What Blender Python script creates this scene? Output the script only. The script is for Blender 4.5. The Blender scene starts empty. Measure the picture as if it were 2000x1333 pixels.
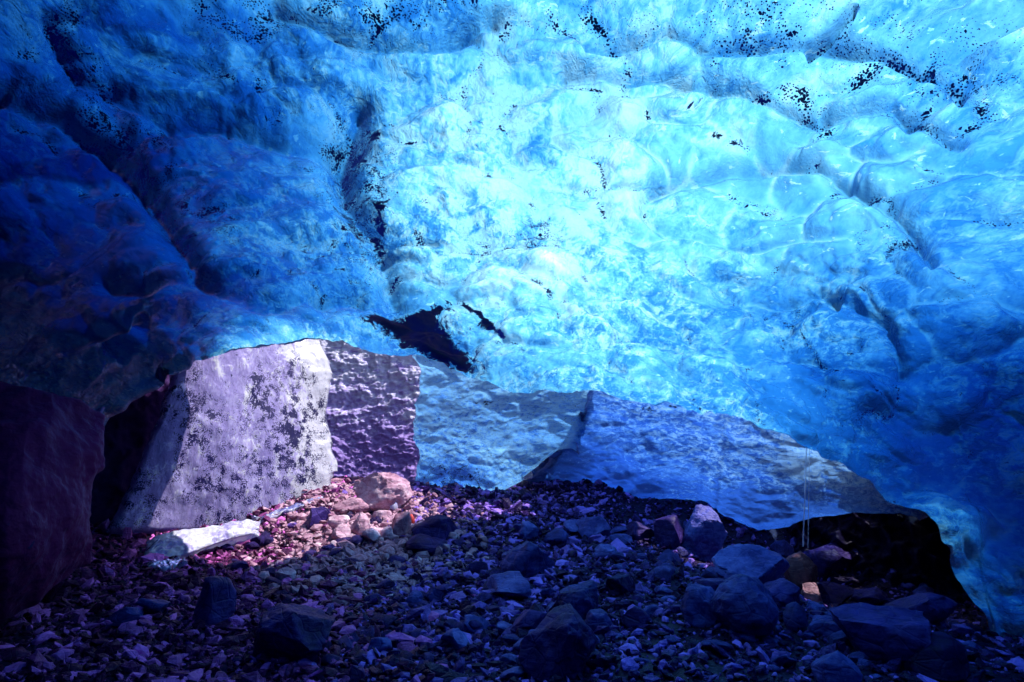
import bpy, math, random
import numpy as np
random.seed(7)
RNG = np.random.default_rng(11)
S = bpy.context.scene
COL = S.collection
PITCH = math.radians(13.5); F = 1222.0; CZ = 1.6
cp, sp = math.cos(PITCH), math.sin(PITCH)
CAM = np.array([0.0, 0.0, CZ])

# ------------------------------------------------------------------ helpers
def ray(px, py):
    xc = (np.asarray(px, float) - 1000) / F; yc = (666.5 - np.asarray(py, float)) / F
    return np.stack([xc, cp - yc * sp, sp + yc * cp], -1)
def at(px, py, Y):
    d = ray(px, py)
    return CAM + d * (np.asarray(Y, float) / d[..., 1])[..., None]
def project(P):
    v = P - CAM
    fw = v[..., 1] * cp + v[..., 2] * sp
    up = -v[..., 1] * sp + v[..., 2] * cp
    fwc = np.where(fw > 0.15, fw, 0.15)
    return 1000 + F * v[..., 0] / fwc, 666.5 - F * up / fwc, fw
def sstep(a, b, x):
    t = np.clip((x - a) / (b - a), 0, 1); return t * t * (3 - 2 * t)
_PERM = np.random.default_rng(3).permutation(512).astype(np.int64)
_G = np.random.default_rng(4).normal(size=(512, 3)); _G /= np.linalg.norm(_G, axis=1)[:, None]
def perlin(p):
    i = np.floor(p).astype(np.int64); f = p - i; u = f * f * f * (f * (f * 6 - 15) + 10)
    out = 0
    for dx in (0, 1):
        hx = _PERM[(i[:, 0] + dx) & 511]; wx = u[:, 0] if dx else 1 - u[:, 0]
        for dy in (0, 1):
            hy = _PERM[(hx + i[:, 1] + dy) & 511]; wy = u[:, 1] if dy else 1 - u[:, 1]
            for dz in (0, 1):
                g = _G[_PERM[(hy + i[:, 2] + dz) & 511]]; wz = u[:, 2] if dz else 1 - u[:, 2]
                out = out + wx * wy * wz * (g[:, 0] * (f[:, 0] - dx) + g[:, 1] * (f[:, 1] - dy) + g[:, 2] * (f[:, 2] - dz))
    return out * 1.5
def fbm(p, o=4, gain=0.5):
    s = 0; a = 1.0
    for k in range(o):
        s = s + a * perlin(p * 2.03 ** k + 17.3 * k); a *= gain
    return s
def voronoi(p):
    i = np.floor(p).astype(np.int64); f1 = np.full(len(p), 9.0); f2 = f1.copy()
    for dx in (-1, 0, 1):
        for dy in (-1, 0, 1):
            for dz in (-1, 0, 1):
                c = i + (dx, dy, dz)
                h = _PERM[(_PERM[(_PERM[c[:, 0] & 511] + c[:, 1]) & 511] + c[:, 2]) & 511]
                q = c + 0.5 + _G[h] * 0.48
                d = np.linalg.norm(p - q, axis=1)
                f2 = np.minimum(f2, np.maximum(f1, d)); f1 = np.minimum(f1, d)
    return f1, f2
class TPS:
    def __init__(s, xy, v, lam=0.0):
        s.xy = np.asarray(xy, float); n = len(s.xy)
        K = s.k(s.xy) + lam * np.eye(n); Pm = np.hstack([np.ones((n, 1)), s.xy])
        A = np.block([[K, Pm], [Pm.T, np.zeros((3, 3))]])
        s.w = np.linalg.solve(A, np.concatenate([np.asarray(v, float), np.zeros(3)]))
    def k(s, q):
        r2 = ((q[:, None, :] - s.xy[None]) ** 2).sum(-1)
        return 0.5 * r2 * np.log(r2 + 1e-12)
    def __call__(s, q):
        out = np.empty(len(q))
        for a in range(0, len(q), 40000):
            b = q[a:a + 40000]
            out[a:a + 40000] = s.k(b) @ s.w[:-3] + s.w[-3] + b @ s.w[-2:]
        return out
def px_field(tps, px, py, x0, x1, y0, y1, n=160):
    """a smooth field of picture position, evaluated on a coarse grid and read back bilinearly"""
    xs = np.linspace(x0, x1, n); ys = np.linspace(y0, y1, n); gx_, gy_ = np.meshgrid(xs, ys)
    g = tps((np.stack([gx_, gy_], -1).reshape(-1, 2) - 1000) / 1000).reshape(n, n)
    u = np.clip((px - x0) / (x1 - x0), 0, 1) * (n - 1.001); v = np.clip((py - y0) / (y1 - y0), 0, 1) * (n - 1.001)
    i = u.astype(int); j = v.astype(int); a = u - i; b = v - j
    return (g[j, i] * (1 - a) + g[j, i + 1] * a) * (1 - b) + (g[j + 1, i] * (1 - a) + g[j + 1, i + 1] * a) * b
def seg_dist(px, py, pts):
    d = np.full(px.shape, 1e9)
    for (x0, y0), (x1, y1) in zip(pts[:-1], pts[1:]):
        vx, vy = x1 - x0, y1 - y0
        t = np.clip(((px - x0) * vx + (py - y0) * vy) / (vx * vx + vy * vy + 1e-9), 0, 1)
        d = np.minimum(d, np.hypot(px - x0 - t * vx, py - y0 - t * vy))
    return d
def tag(o, label=None, cat=None, group=None, kind=None):
    for k, v in (('label', label), ('category', cat), ('group', group), ('kind', kind)):
        if v: o[k] = v
    return o
def mesh_obj(name, V, Fc, mat, smooth=True, attrs=None, sharp=None):
    me = bpy.data.meshes.new(name)
    V = np.asarray(V, np.float32); Fc = np.asarray(Fc, np.int32); n, k = Fc.shape
    me.vertices.add(len(V)); me.vertices.foreach_set('co', V.ravel())
    me.loops.add(n * k); me.loops.foreach_set('vertex_index', Fc.ravel())
    me.polygons.add(n); me.polygons.foreach_set('loop_start', np.arange(n, dtype=np.int32) * k)
    me.polygons.foreach_set('use_smooth', np.full(n, smooth))
    for nm, a in (attrs or {}).items():
        at_ = me.attributes.new(nm, 'FLOAT', 'POINT'); at_.data.foreach_set('value', np.asarray(a, np.float32))
    me.update(calc_edges=True); me.validate()
    if sharp: me.set_sharp_from_angle(angle=math.radians(sharp))
    me.materials.append(mat)
    o = bpy.data.objects.new(name, me); COL.objects.link(o)
    return o
def grid_faces(nr, nc, off=0, flip=False):
    i = np.arange(nr - 1)[:, None] * nc + np.arange(nc - 1)[None]
    q = np.stack([i, i + 1, i + nc + 1, i + nc], -1).reshape(-1, 4) + off
    return q[:, ::-1] if flip else q
def grid_normals(P):
    du = np.gradient(P, axis=1); dv = np.gradient(P, axis=0)
    n = np.cross(du, dv); return n / (np.linalg.norm(n, axis=-1, keepdims=True) + 1e-9)
def solid_from_grids(A, B, closed_u=False):
    """two grids of the same shape joined along their borders into a closed solid"""
    nr, nc = A.shape[:2]; N = nr * nc
    V = np.concatenate([A.reshape(-1, 3), B.reshape(-1, 3)])
    fs = [grid_faces(nr, nc), grid_faces(nr, nc, N, True)]
    idx = np.arange(N).reshape(nr, nc)
    for e, fl in ((idx[0], True), (idx[-1], False), (idx[:, 0], False), (idx[:, -1], True)):
        q = np.stack([e[:-1], e[1:], e[1:] + N, e[:-1] + N], -1)
        fs.append(q if fl is False else q[:, ::-1])
    return V, np.concatenate(fs)

# ------------------------------------------------------------------ node helper
class NT:
    def __init__(s, name):
        s.m = bpy.data.materials.new(name); s.m.use_nodes = True; s.t = s.m.node_tree; s.t.nodes.clear()
        s.out = s.n('ShaderNodeOutputMaterial')
    def n(s, typ, ins=None, **kw):
        nd = s.t.nodes.new(typ)
        for k, v in kw.items(): setattr(nd, k, v)
        for k, v in (ins or {}).items(): s.set(nd, k, v)
        return nd
    def set(s, nd, k, v):
        i = nd.inputs[k]
        if isinstance(v, bpy.types.Node): v = v.outputs[0]
        if isinstance(v, bpy.types.NodeSocket): s.t.links.new(v, i)
        else: i.default_value = v
    def math(s, op, a, b=0.0, clamp=False):
        nd = s.n('ShaderNodeMath', {0: a, 1: b}, operation=op); nd.use_clamp = clamp; return nd.outputs[0]
    def attr(s, name): return s.n('ShaderNodeAttribute', attribute_name=name).outputs['Fac']
    def noise(s, vec, scale, detail=5, rough=0.55, dist=0.0):
        return s.n('ShaderNodeTexNoise', {'Vector': vec, 'Scale': scale, 'Detail': detail, 'Roughness': rough, 'Distortion': dist}).outputs['Fac']
    def vor(s, vec, scale, feature='F1', rnd=1.0):
        return s.n('ShaderNodeTexVoronoi', {'Vector': vec, 'Scale': scale, 'Randomness': rnd}, feature=feature).outputs['Distance']
    def ramp(s, fac, stops, interp='LINEAR'):
        nd = s.n('ShaderNodeValToRGB', {0: fac}); r = nd.color_ramp; r.interpolation = interp
        while len(r.elements) < len(stops): r.elements.new(0.5)
        for e, (p, c) in zip(r.elements, stops):
            e.position = p; e.color = (*c, 1) if len(c) == 3 else c
        return nd.outputs[0]
    def rng(s, v, a, b, c=0.0, d=1.0):
        return s.n('ShaderNodeMapRange', {0: v, 1: a, 2: b, 3: c, 4: d}).outputs[0]
    def mixc(s, f, a, b, bt='MIX'):
        nd = s.n('ShaderNodeMix', data_type='RGBA', blend_type=bt)
        s.set(nd, 0, f); s.set(nd, 6, a if not isinstance(a, tuple) else (*a, 1)); s.set(nd, 7, b if not isinstance(b, tuple) else (*b, 1))
        return nd.outputs[2]
    def mixs(s, f, a, b): return s.n('ShaderNodeMixShader', {0: f, 1: a, 2: b}).outputs[0]
    def pos(s, scale=(1, 1, 1), rot=(0, 0, 0)):
        c = s.n('ShaderNodeTexCoord').outputs['Object']
        return s.n('ShaderNodeMapping', {0: c, 2: rot, 3: scale}).outputs[0]

DIRT_COL = (0.006, 0.004, 0.06)
def ice_material(name, deep=(0.05, 0.34, 0.74), mid=(0.22, 0.68, 0.93), frost_light=(0.55, 0.93, 1.0), refl=(0.35, 0.45, 0.75),
                 shell=False, trans=0.75, rough=0.22, bump=0.6, fine=1.0, streak=(1, 1, 1), absorb=None, spec=1.0, edge_at=0.02, rmix=0.75, dirt_col=DIRT_COL, mott=(0.40, 0.50, 0.585)):
    t = NT(name); P = t.pos(); PS = t.pos(streak, (0.3, 0.5, 0.2))
    n1 = t.noise(P, 0.9, 4); n2 = t.noise(PS, 4.5 * fine, 8, 0.62, 0.8); n3 = t.noise(PS, 16 * fine, 6, 0.6, 1.2); n4 = t.noise(P, 60 * fine, 3)
    patch = t.rng(n1, 0.40, 0.62)                                  # where the ice is rough with bubbles, elsewhere smooth
    f = t.math('ADD', t.math('MULTIPLY', n2, 0.62), t.math('MULTIPLY', n3, 0.38))
    fa = t.math('ADD', 0.5, t.math('MULTIPLY', t.math('SUBTRACT', f, 0.5), t.math('MULTIPLY', t.rng(patch, 0, 1, 0.45, 1.7), t.math('SUBTRACT', 1.0, t.attr('calm')))))
    fa = t.math('ADD', fa, t.attr('frost_light'))
    fl = t.noise(t.pos((1.0, 1.0, 2.2), (0.5, 0.3, 0.6)), 7.5 * fine, 6, 0.62, 0.6)
    fa = t.math('ADD', fa, t.rng(fl, 0.62, 0.66, 0.0, 0.13))    # thin pale streaks painted in for glints on the relief
    col = t.ramp(fa, [(mott[0], deep), (mott[1], mid), (mott[2], frost_light)])
    # grit frozen into the ice
    dirt = t.attr('dirt'); stain = t.attr('stain')
    v1 = t.vor(t.n('ShaderNodeVectorMath', {0: PS, 1: t.n('ShaderNodeVectorMath', {0: t.n('ShaderNodeTexNoise', {'Vector': P, 'Scale': 8.0, 'Detail': 2.0}).outputs['Color'], 1: (0.12, 0.12, 0.12)}, operation='MULTIPLY')}, operation='ADD'), 19.0)
    v2 = t.vor(P, 52.0); sz = t.n('ShaderNodeTexVoronoi', {'Vector': P, 'Scale': 13.0}).outputs['Color']; sz = t.math('ADD', 0.25, t.math('MULTIPLY', t.math('POWER', sz, 2.5), 1.5))
    thr = t.math('MULTIPLY', dirt, t.rng(t.noise(P, 6, 4), 0.34, 0.60, 0.0, 0.70))
    g1 = t.math('LESS_THAN', v1, t.math('MULTIPLY', t.math('MULTIPLY', thr, sz), 0.50)); g2 = t.math('LESS_THAN', v2, t.math('MULTIPLY', thr, 0.78))
    sn = t.math('ADD', t.math('MULTIPLY', t.math('SUBTRACT', t.noise(PS, 4.5, 10, 0.76, 0.9), 0.5), 2.6), t.math('MULTIPLY', stain, 0.66))
    st = t.rng(sn, 0.40, 0.46)
    dm = t.math('MAXIMUM', t.math('MAXIMUM', g1, g2), st)
    # relief
    hgt = t.math('ADD', t.math('MULTIPLY', n2, 0.6), t.math('MULTIPLY', n3, 0.30)); hgt = t.math('MULTIPLY', hgt, t.math('MULTIPLY', t.rng(patch, 0, 1, 0.35, 1.2), t.math('SUBTRACT', 1.0, t.attr('calm'))))
    hgt = t.math('ADD', hgt, t.math('MULTIPLY', n4, 0.05))
    bp = t.n('ShaderNodeBump', {'Strength': bump, 'Distance': 0.12, 'Height': hgt})
    tr = t.n('ShaderNodeBsdfTranslucent', {'Color': col, 'Normal': bp})
    rc = t.mixc(rmix, col, refl)
    df = t.n('ShaderNodeBsdfDiffuse', {'Color': rc, 'Normal': bp})
    base = t.mixs(trans, df, tr)
    fr = t.n('ShaderNodeFresnel', {'IOR': 1.31, 'Normal': bp})
    gl = t.n('ShaderNodeBsdfGlossy', {'Color': (0.62, 0.64, 1, 1), 'Roughness': rough, 'Normal': bp})
    base = t.mixs(t.math('MULTIPLY', fr, spec), base, gl)
    dd = t.n('ShaderNodeBsdfPrincipled', {'Base Color': (*dirt_col, 1), 'Roughness': 0.6, 'Specular IOR Level': 0.15})
    surf = t.mixs(t.math('MULTIPLY', dm, 0.992), base, dd)
    if shell:
        top = t.mixs(0.22, t.n('ShaderNodeBsdfTransparent'), t.n('ShaderNodeBsdfTranslucent', {'Color': (0.9, 0.95, 1, 1)}))
        surf = t.mixs(t.math('GREATER_THAN', t.attr('outer'), edge_at), surf, top)
        va = t.n('ShaderNodeVolumeAbsorption', {'Color': (*absorb[0], 1), 'Density': absorb[1]})
        t.set(t.out, 'Volume', va)
    t.set(t.out, 'Surface', surf)
    return t.m

def rock_material(name, c0, c1, c2, rough=0.42, bump=0.5, sc=1.0, island=0.0):
    t = NT(name); P = t.pos((sc, sc, sc)); oi = t.n('ShaderNodeObjectInfo').outputs['Random']
    isl = t.n('ShaderNodeNewGeometry').outputs['Random Per Island']
    P = t.n('ShaderNodeVectorMath', {0: P, 1: t.n('ShaderNodeCombineXYZ', {0: t.math('MULTIPLY', oi, 37.0), 1: t.math('MULTIPLY', oi, 91.0)})}, operation='ADD').outputs[0]
    n1 = t.noise(P, 2.3, 7, 0.6); n2 = t.noise(P, 14, 6, 0.65, 0.5); n3 = t.noise(t.n('ShaderNodeMapping', {0: P, 2: (0.4, 0.7, 0), 3: (1, 1, 5)}), 5, 5)
    f = t.math('ADD', t.math('MULTIPLY', n1, 0.5), t.math('ADD', t.math('MULTIPLY', n2, 0.3), t.math('MULTIPLY', n3, 0.2)))
    f = t.math('ADD', f, t.rng(oi, 0, 1, -0.06, 0.08))
    if island: f = t.math('ADD', f, t.math('MULTIPLY', t.math('SUBTRACT', t.math('POWER', isl, 2.2), 0.28), island))
    col = t.ramp(f, [(0.36, c0), (0.50, c1), (0.64, c2), (0.95, tuple(min(0.8, 2.4 * q) for q in c2))])
    ch = t.vor(P, 5, 'DISTANCE_TO_EDGE')
    h = t.math('ADD', t.math('MULTIPLY', n2, 0.5), t.math('ADD', t.math('MULTIPLY', n3, 0.5), t.rng(ch, 0, 0.06, -0.2, 0)))
    bp = t.n('ShaderNodeBump', {'Strength': bump, 'Distance': 0.06, 'Height': h})
    b = t.n('ShaderNodeBsdfPrincipled', {'Base Color': col, 'Roughness': t.rng(n2, 0.3, 0.7, rough - 0.12, rough + 0.2), 'Normal': bp, 'Specular IOR Level': 0.14, 'Specular Tint': (0.6, 0.55, 1, 1)})
    t.set(t.out, 'Surface', b)
    return t.m

# ------------------------------------------------------------------ materials
M_DOME = ice_material('blue_ice', dirt_col=(0.014, 0.010, 0.24), refl=(0.12, 0.05, 0.26), trans=0.88, bump=0.8, rough=0.14, shell=True, absorb=((0.10, 0.50, 0.75), 2.3), streak=(1.0, 0.55, 1.0))
M_WHITE = ice_material('white_dirty_ice', rmix=0.2, deep=(0.30, 0.23, 0.66), mid=(0.52, 0.45, 0.90), frost_light=(0.88, 0.88, 1.0), refl=(0.75, 0.72, 0.95), trans=0.5, rough=0.18, shell=True, absorb=((0.45, 0.40, 0.80), 0.9), edge_at=0.9, fine=0.8, bump=0.3, streak=(1, 1, 0.5))
M_WALL = ice_material('streaky_blue_ice', deep=(0.06, 0.20, 0.66), mid=(0.18, 0.44, 0.90), frost_light=(0.50, 0.76, 1.0), refl=(0.34, 0.42, 0.9), trans=0.72, rough=0.2, shell=True, absorb=((0.12, 0.48, 0.84), 1.3), fine=2.3, streak=(0.6, 1.0, 1.4), bump=0.6, mott=(0.42, 0.50, 0.57))
M_MID = ice_material('pale_rippled_ice', deep=(0.06, 0.24, 0.78), mid=(0.18, 0.52, 0.98), frost_light=(0.42, 0.80, 1.0), refl=(0.2, 0.42, 1.0), trans=0.70, rough=0.2, shell=True, absorb=((0.12, 0.5, 0.88), 1.0), fine=2.3, streak=(0.6, 1.0, 1.4), bump=0.6, mott=(0.42, 0.50, 0.57))
M_BACK = ice_material('recess_ice', rmix=0.2, deep=(0.30, 0.18, 0.60), mid=(0.46, 0.36, 0.82), frost_light=(0.8, 0.8, 1.0), refl=(0.4, 0.34, 0.66), trans=0.2, rough=0.25, fine=1.2, streak=(0.6, 1, 1.4), bump=0.6, mott=(0.40, 0.55, 0.64))
M_DARKICE = ice_material('dirty_shade_ice', deep=(0.10, 0.004, 0.02), mid=(0.15, 0.010, 0.07), frost_light=(0.3, 0.05, 0.2), refl=(0.14, 0.010, 0.07), trans=0.1, rough=0.55, bump=0.5, mott=(0.35, 0.55, 0.8), spec=0.25)  # purple shadow of the far left is mixed into this dirty ice colour
M_VOID = ice_material('shadowed_ice', deep=(0.02, 0.01, 0.06), mid=(0.05, 0.02, 0.11), frost_light=(0.10, 0.06, 0.2), refl=(0.05, 0.02, 0.1), trans=0.1, rough=0.5, bump=0.5, mott=(0.35, 0.55, 0.8), spec=0.25)
M_ROCK = rock_material('dark_basalt', (0.005, 0.002, 0.022), (0.018, 0.008, 0.075), (0.055, 0.033, 0.19))
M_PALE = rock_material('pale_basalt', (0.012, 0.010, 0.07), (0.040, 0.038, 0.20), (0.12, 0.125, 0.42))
M_SUNPINK = rock_material('sunlit_pink_rock', (0.15, 0.05, 0.10), (0.43, 0.24, 0.33), (0.75, 0.60, 0.70))  # brightness of sunlit stone is put into this reddish colour
M_SUNWARM = rock_material('sunwarm_rock', (0.06, 0.02, 0.035), (0.17, 0.075, 0.09), (0.36, 0.20, 0.21))  # warm tone of sunlit rock is put into the colour
M_GRAVEL = rock_material('gravel', (0.009, 0.003, 0.034), (0.036, 0.014, 0.125), (0.15, 0.08, 0.36), rough=0.30, sc=2.0, island=0.6)
M_VIOLET = rock_material('violet_haze_gravel', (0.035, 0.004, 0.03), (0.11, 0.014, 0.085), (0.30, 0.07, 0.26), rough=0.32, sc=2.0, island=0.6)  # purple haze over the left floor is put into the gravel colour
M_GROUND = rock_material('wet_ground', (0.003, 0.0015, 0.008), (0.007, 0.004, 0.018), (0.016, 0.01, 0.04), rough=0.4)
t = NT('old_snow'); P_ = t.pos(); t.set(t.out, 'Surface', t.n('ShaderNodeBsdfDiffuse', {'Color': t.ramp(t.noise(P_, 2, 6), [(0.3, (0.10, 0.10, 0.14)), (0.7, (0.22, 0.22, 0.28))])})); M_SNOW = t.m
t = NT('red_plastic'); P_ = t.pos(); t.set(t.out, 'Surface', t.n('ShaderNodeBsdfPrincipled', {'Base Color': t.ramp(t.noise(P_, 9, 3), [(0.3, (0.6, 0.02, 0.015)), (0.7, (0.85, 0.05, 0.03))]), 'Roughness': 0.4})); M_RED = t.m
t = NT('falling_water'); P_ = t.pos((1, 1, 0.15)); t.set(t.out, 'Surface', t.mixs(t.rng(t.noise(P_, 30, 3), 0.35, 0.7, 0.15, 0.6), t.n('ShaderNodeBsdfTransparent'), t.n('ShaderNodeBsdfTranslucent', {'Color': (0.8, 0.85, 1, 1)}))); M_WATER = t.m

SE, SA = math.radians(60), math.radians(88)                    # sun: elevation, azimuth from +Y towards +X
# ------------------------------------------------------------------ terrain
TER = TPS([(0, 0), (-4, 5), (0, 6), (4, 6), (6, 8), (-2.7, 13), (-3.7, 10.5), (-1, 12), (2.95, 12), (5.2, 11), (-6.1, 10), (-4.25, 8.5), (-5, 5), (0, 9), (3, 9), (-8, 13), (8, 13), (0, 16), (-6, -4), (6, -4), (-2.5, 9), (-3, 16), (1.5, 13.6), (4, 13.4), (6, 13), (4.5, 9.7), (-3, 11.5), (-2.2, 11.5)],
          [0, 0.0, 0, 0, -0.05, 1.72, 0.70, 1.3, 1.1, 0.12, 0.80, 0.42, 0.15, 0.42, 0.42, 1.6, 1.2, 1.5, 0, 0, 0.42, 1.8, 2.0, 2.0, 1.9, -0.04, 1.34, 1.30], 0.02)
def ground_z(x, y):
    x = np.atleast_1d(np.asarray(x, float)); y = np.atleast_1d(np.asarray(y, float))
    xx = np.clip(x, -9, 9); yy = np.clip(y, -6, 16)
    z = TER(np.stack([xx, yy], -1))
    p = np.stack([x, y, 0 * x], -1)
    z = z + 0.10 * fbm(p * 0.9, 3) + 0.03 * fbm(p * 3.1 + 5, 3)
    rim = np.maximum(np.maximum(np.abs(x) - 8.5, y - 17.0), -7 - y)
    return z + 7.0 * sstep(0, 7, rim)
gx = np.linspace(-22, 22, 500); gy = np.linspace(-16, 28, 500)
GX, GY = np.meshgrid(gx, gy)
GZ = ground_z(GX.ravel(), GY.ravel()).reshape(GX.shape)
ground = mesh_obj('ground', np.stack([GX, GY, GZ], -1).reshape(-1, 3), grid_faces(500, 500), M_GROUND)
tag(ground, 'dark wet moraine ground under the rubble on the cave floor', 'ground', kind='structure')

def gz(x, y):
    u = (np.clip(x, -21.9, 21.9) + 22) / 44 * 499; v = (np.clip(y, -15.9, 27.9) + 16) / 44 * 499
    i, j = int(u), int(v); a, b = u - i, v - j
    return (GZ[j, i] * (1 - a) + GZ[j, i + 1] * a) * (1 - b) + (GZ[j + 1, i] * (1 - a) + GZ[j + 1, i + 1] * a) * b
def ground_hit(px, py):
    d = ray(px, py); t_ = 3.0
    for _ in range(400):
        p = CAM + d * t_
        if p[2] <= gz(p[0], p[1]) or t_ > 16: break
        t_ += 0.05
    return CAM + d * t_
# ------------------------------------------------------------------ the big ice vault
LIP = [(-700, 1500, 0), (-400, 1300, 6), (0, 1150, 8), (150, 950, 8.6), (235, 800, 9), (300, 745, 9.6), (370, 716, 10.5), (430, 702, 10.9), (500, 688, 10.8), (570, 669, 10.3),
       (600, 667, 10.0), (630, 670, 9.8), (700, 680, 9.6), (800, 705, 9.6), (880, 726, 10.0), (940, 748, 10.5), (1000, 770, 11.1), (1100, 765, 11.6),
       (1180, 774, 11.6), (1250, 788, 11.3), (1340, 806, 10.9), (1420, 822, 10.4), (1500, 845, 9.9), (1560, 870, 9.4), (1640, 910, 8.85), (1700, 950, 8.5), (1745, 992, 8.4),
       (1790, 1032, 8.25), (1830, 1085, 8.1), (1870, 1140, 7.95), (1910, 1190, 7.8), (1934, 1240, 7.65), (1956, 1340, 7.5), (2010, 1450, 7.3), (2200, 1650, 7), (2800, 1900, 0)]
ctl = []
for x, y, Y in LIP[3:-3]:
    d = ray(x, y); ctl.append((x, y, Y / d[1]))
def cz(x, y, z): ctl.append((x, y, (z - CZ) / ray(x, y)[2]))
def cx(x, y, X): ctl.append((x, y, X / ray(x, y)[0]))
for a in [(1000, 0, 5.0), (500, 0, 5.1), (1500, 0, 4.7), (2000, 0, 4.4), (0, 0, 5.0), (1000, 300, 4.75), (1000, 550, 4.4), (1500, 300, 4.3), (1500, 550, 3.75), (600, 300, 4.85), (600, 500, 4.6), (200, 300, 4.6),
          (800, 400, 4.75), (1250, 450, 4.3), (1250, 650, 3.75)]: cz(*a)
for a in [(1800, 600, 4.6), (2000, 600, 5.0), (2000, 900, 5.4), (2000, 1200, 5.6), (1850, 850, 5.0), (200, 550, -5.0), (0, 550, -5.3), (0, 300, -4.6), (0, 800, -5.6), (100, 700, -5.5), (2050, 1350, 5.75)]: cx(*a)
ctl = np.array(ctl)
DEP = TPS((ctl[:, :2] - 1000) / 1000, 1 / ctl[:, 2], 0.002)

def angles(d):
    return np.degrees(np.arctan2(d[..., 0], d[..., 1])), np.degrees(np.arctan2(d[..., 2], np.hypot(d[..., 0], d[..., 1])))
lp = np.array(LIP); la, le = angles(ray(lp[:, 0], lp[:, 1]))
la = np.maximum.accumulate(la + np.arange(len(la)) * 1e-4); la[1:] = np.maximum(la[1:], la[:-1] + 0.02)
for k_ in range(1, len(la)): la[k_] = max(la[k_], la[k_ - 1] + 0.02)
la = np.concatenate([[-180], la, [180]]); le = np.concatenate([[-20], le, [-20]])
NA, NE = 1100, 560
def warp_axis(n, lo, hi, a, b, frac):
    """n samples from lo to hi, a share frac of them spread evenly over a..b"""
    m = int(n * frac); r = n - m; n0 = int(r * (a - lo) / ((a - lo) + (hi - b))) if r else 0; n1 = r - n0
    return np.concatenate([np.linspace(lo, a, n0, endpoint=False), np.linspace(a, b, m, endpoint=False), np.linspace(b, hi, n1)])
AL = warp_axis(NA, -180, 180, -49, 48, 0.90)
VV = warp_axis(NE, 0, 1, 1e-6, 0.56, 0.90)
emin = np.interp(AL, la, le)
# ragged lip
emin = emin + np.where(np.abs(AL) < 45, 0.22 * perlin(np.stack([AL * 0.45, AL * 0 + 3.3, AL * 0], -1)) + 0.08 * perlin(np.stack([AL * 2.1, AL * 0 + 9.1, AL * 0], -1)), 0)
kern = np.exp(-(np.arange(-90, 91) / 38.0) ** 2); kern /= kern.sum()
esm = np.convolve(np.pad(emin, 90, mode='edge'), kern, 'valid')  # rows further up follow only the smoothed lip
EL = esm[None, :] + VV[:, None] * (89.5 - esm[None, :]) + (emin - esm)[None, :] * np.exp(-VV[:, None] / 0.09)
A2 = np.radians(np.broadcast_to(AL[None], EL.shape)); E2 = np.radians(EL)
KS = 5
def vault(A2, E2):
    """inner face of the vault without its relief, as points on rays from the middle of the cave"""
    D = np.stack([np.sin(A2) * np.cos(E2), np.cos(A2) * np.cos(E2), np.sin(E2)], -1)
    fw = D[..., 1] * cp + D[..., 2] * sp; up = -D[..., 1] * sp + D[..., 2] * cp
    fws = np.where(fw > 0.25, fw, 0.25)
    PX = 1000 + F * D[..., 0] / fws; PY = 666.5 - F * up / fws
    q_in = np.clip(px_field(DEP, PX, PY, -250, 2250, -300, 1500), 0.04, 1) * fws
    tunnel = (np.maximum(D[..., 2], 0) / 3.4) ** KS + (np.abs(D[..., 0]) / 5.9) ** KS + (np.maximum(-D[..., 1], 0) / 9.0) ** KS + (np.maximum(D[..., 1], 0) / 14.0) ** KS
    q_out = tunnel ** (1 / KS)
    outside = np.maximum(np.maximum(np.maximum(-PX, PX - 2000) / 500, np.maximum(-PY, PY - 1333) / 450), np.where(fw < 0.3, 5, 0))
    w = sstep(0.05, 0.55, outside)
    R = 1 / np.maximum(q_in * (1 - w) + q_out * w, 0.05)
    return CAM + D * R[..., None], PX, PY, outside
PM, PX, PY, outside = vault(A2, E2)
h_ = math.radians(0.9)
N0 = np.cross(vault(A2 + h_, E2)[0] - vault(A2 - h_, E2)[0], vault(A2, E2 + h_)[0] - vault(A2, E2 - h_)[0])
N0 = N0 / np.linalg.norm(N0, axis=-1, keepdims=True)
N0 = N0 * np.sign((N0 * (PM - CAM)).sum(-1))[..., None]       # pointing outwards
flat = PM.reshape(-1, 3)
# --- hand placed scallop centres (photo positions), then random ones out of view
SEEDS = [(960, 60), (1080, 120), (1260, 110), (1230, 30), (1500, 140), (1700, 180), (1560, 40), (1780, 60), (1920, 140), (1330, 210), (1500, 230), (1630, 250), (1800, 260), (1930, 280), (1230, 240), (1100, 230),
         (950, 180), (850, 130), (820, 260), (940, 300), (1080, 330), (1200, 330), (1340, 300), (1470, 320), (1600, 340), (1760, 360), (1900, 400), (1660, 430), (1500, 430), (1350, 420), (1240, 420), (1130, 430), (1000, 420), (890, 420),
         (820, 370), (1420, 520), (1560, 560), (1700, 540), (1830, 520), (1960, 520), (1300, 530), (1180, 540), (1070, 530), (960, 540), (860, 520), (1480, 660), (1620, 660), (1760, 660), (1890, 640), (1360, 640), (1240, 630), (1130, 640), (1030, 640), (940, 640),
         (1700, 780), (1860, 780), (1980, 760), (1560, 770), (1800, 900), (1930, 930), (1980, 1080), (1880, 1040), (1400, 740), (1270, 720), (1150, 710), (1030, 710),
         (300, 60), (440, 100), (560, 110), (660, 60), (180, 90), (60, 60), (330, 190), (470, 230), (600, 210), (690, 170), (400, 280), (280, 260), (150, 200), (50, 190), (560, 340), (660, 330), (450, 370), (330, 400), (180, 330), (60, 330), (740, 300),
         (720, 420), (620, 450), (500, 480), (400, 530), (260, 480), (130, 460), (20, 470), (560, 570), (680, 560), (330, 600), (200, 590), (80, 600), (460, 640), (280, 665), (560, 645), (700, 640), (800, 610), (130, 680), (330, 710), (250, 740), (850, 680)]
sd = np.array(SEEDS, float); sdir = ray(sd[:, 0], sd[:, 1])
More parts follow.
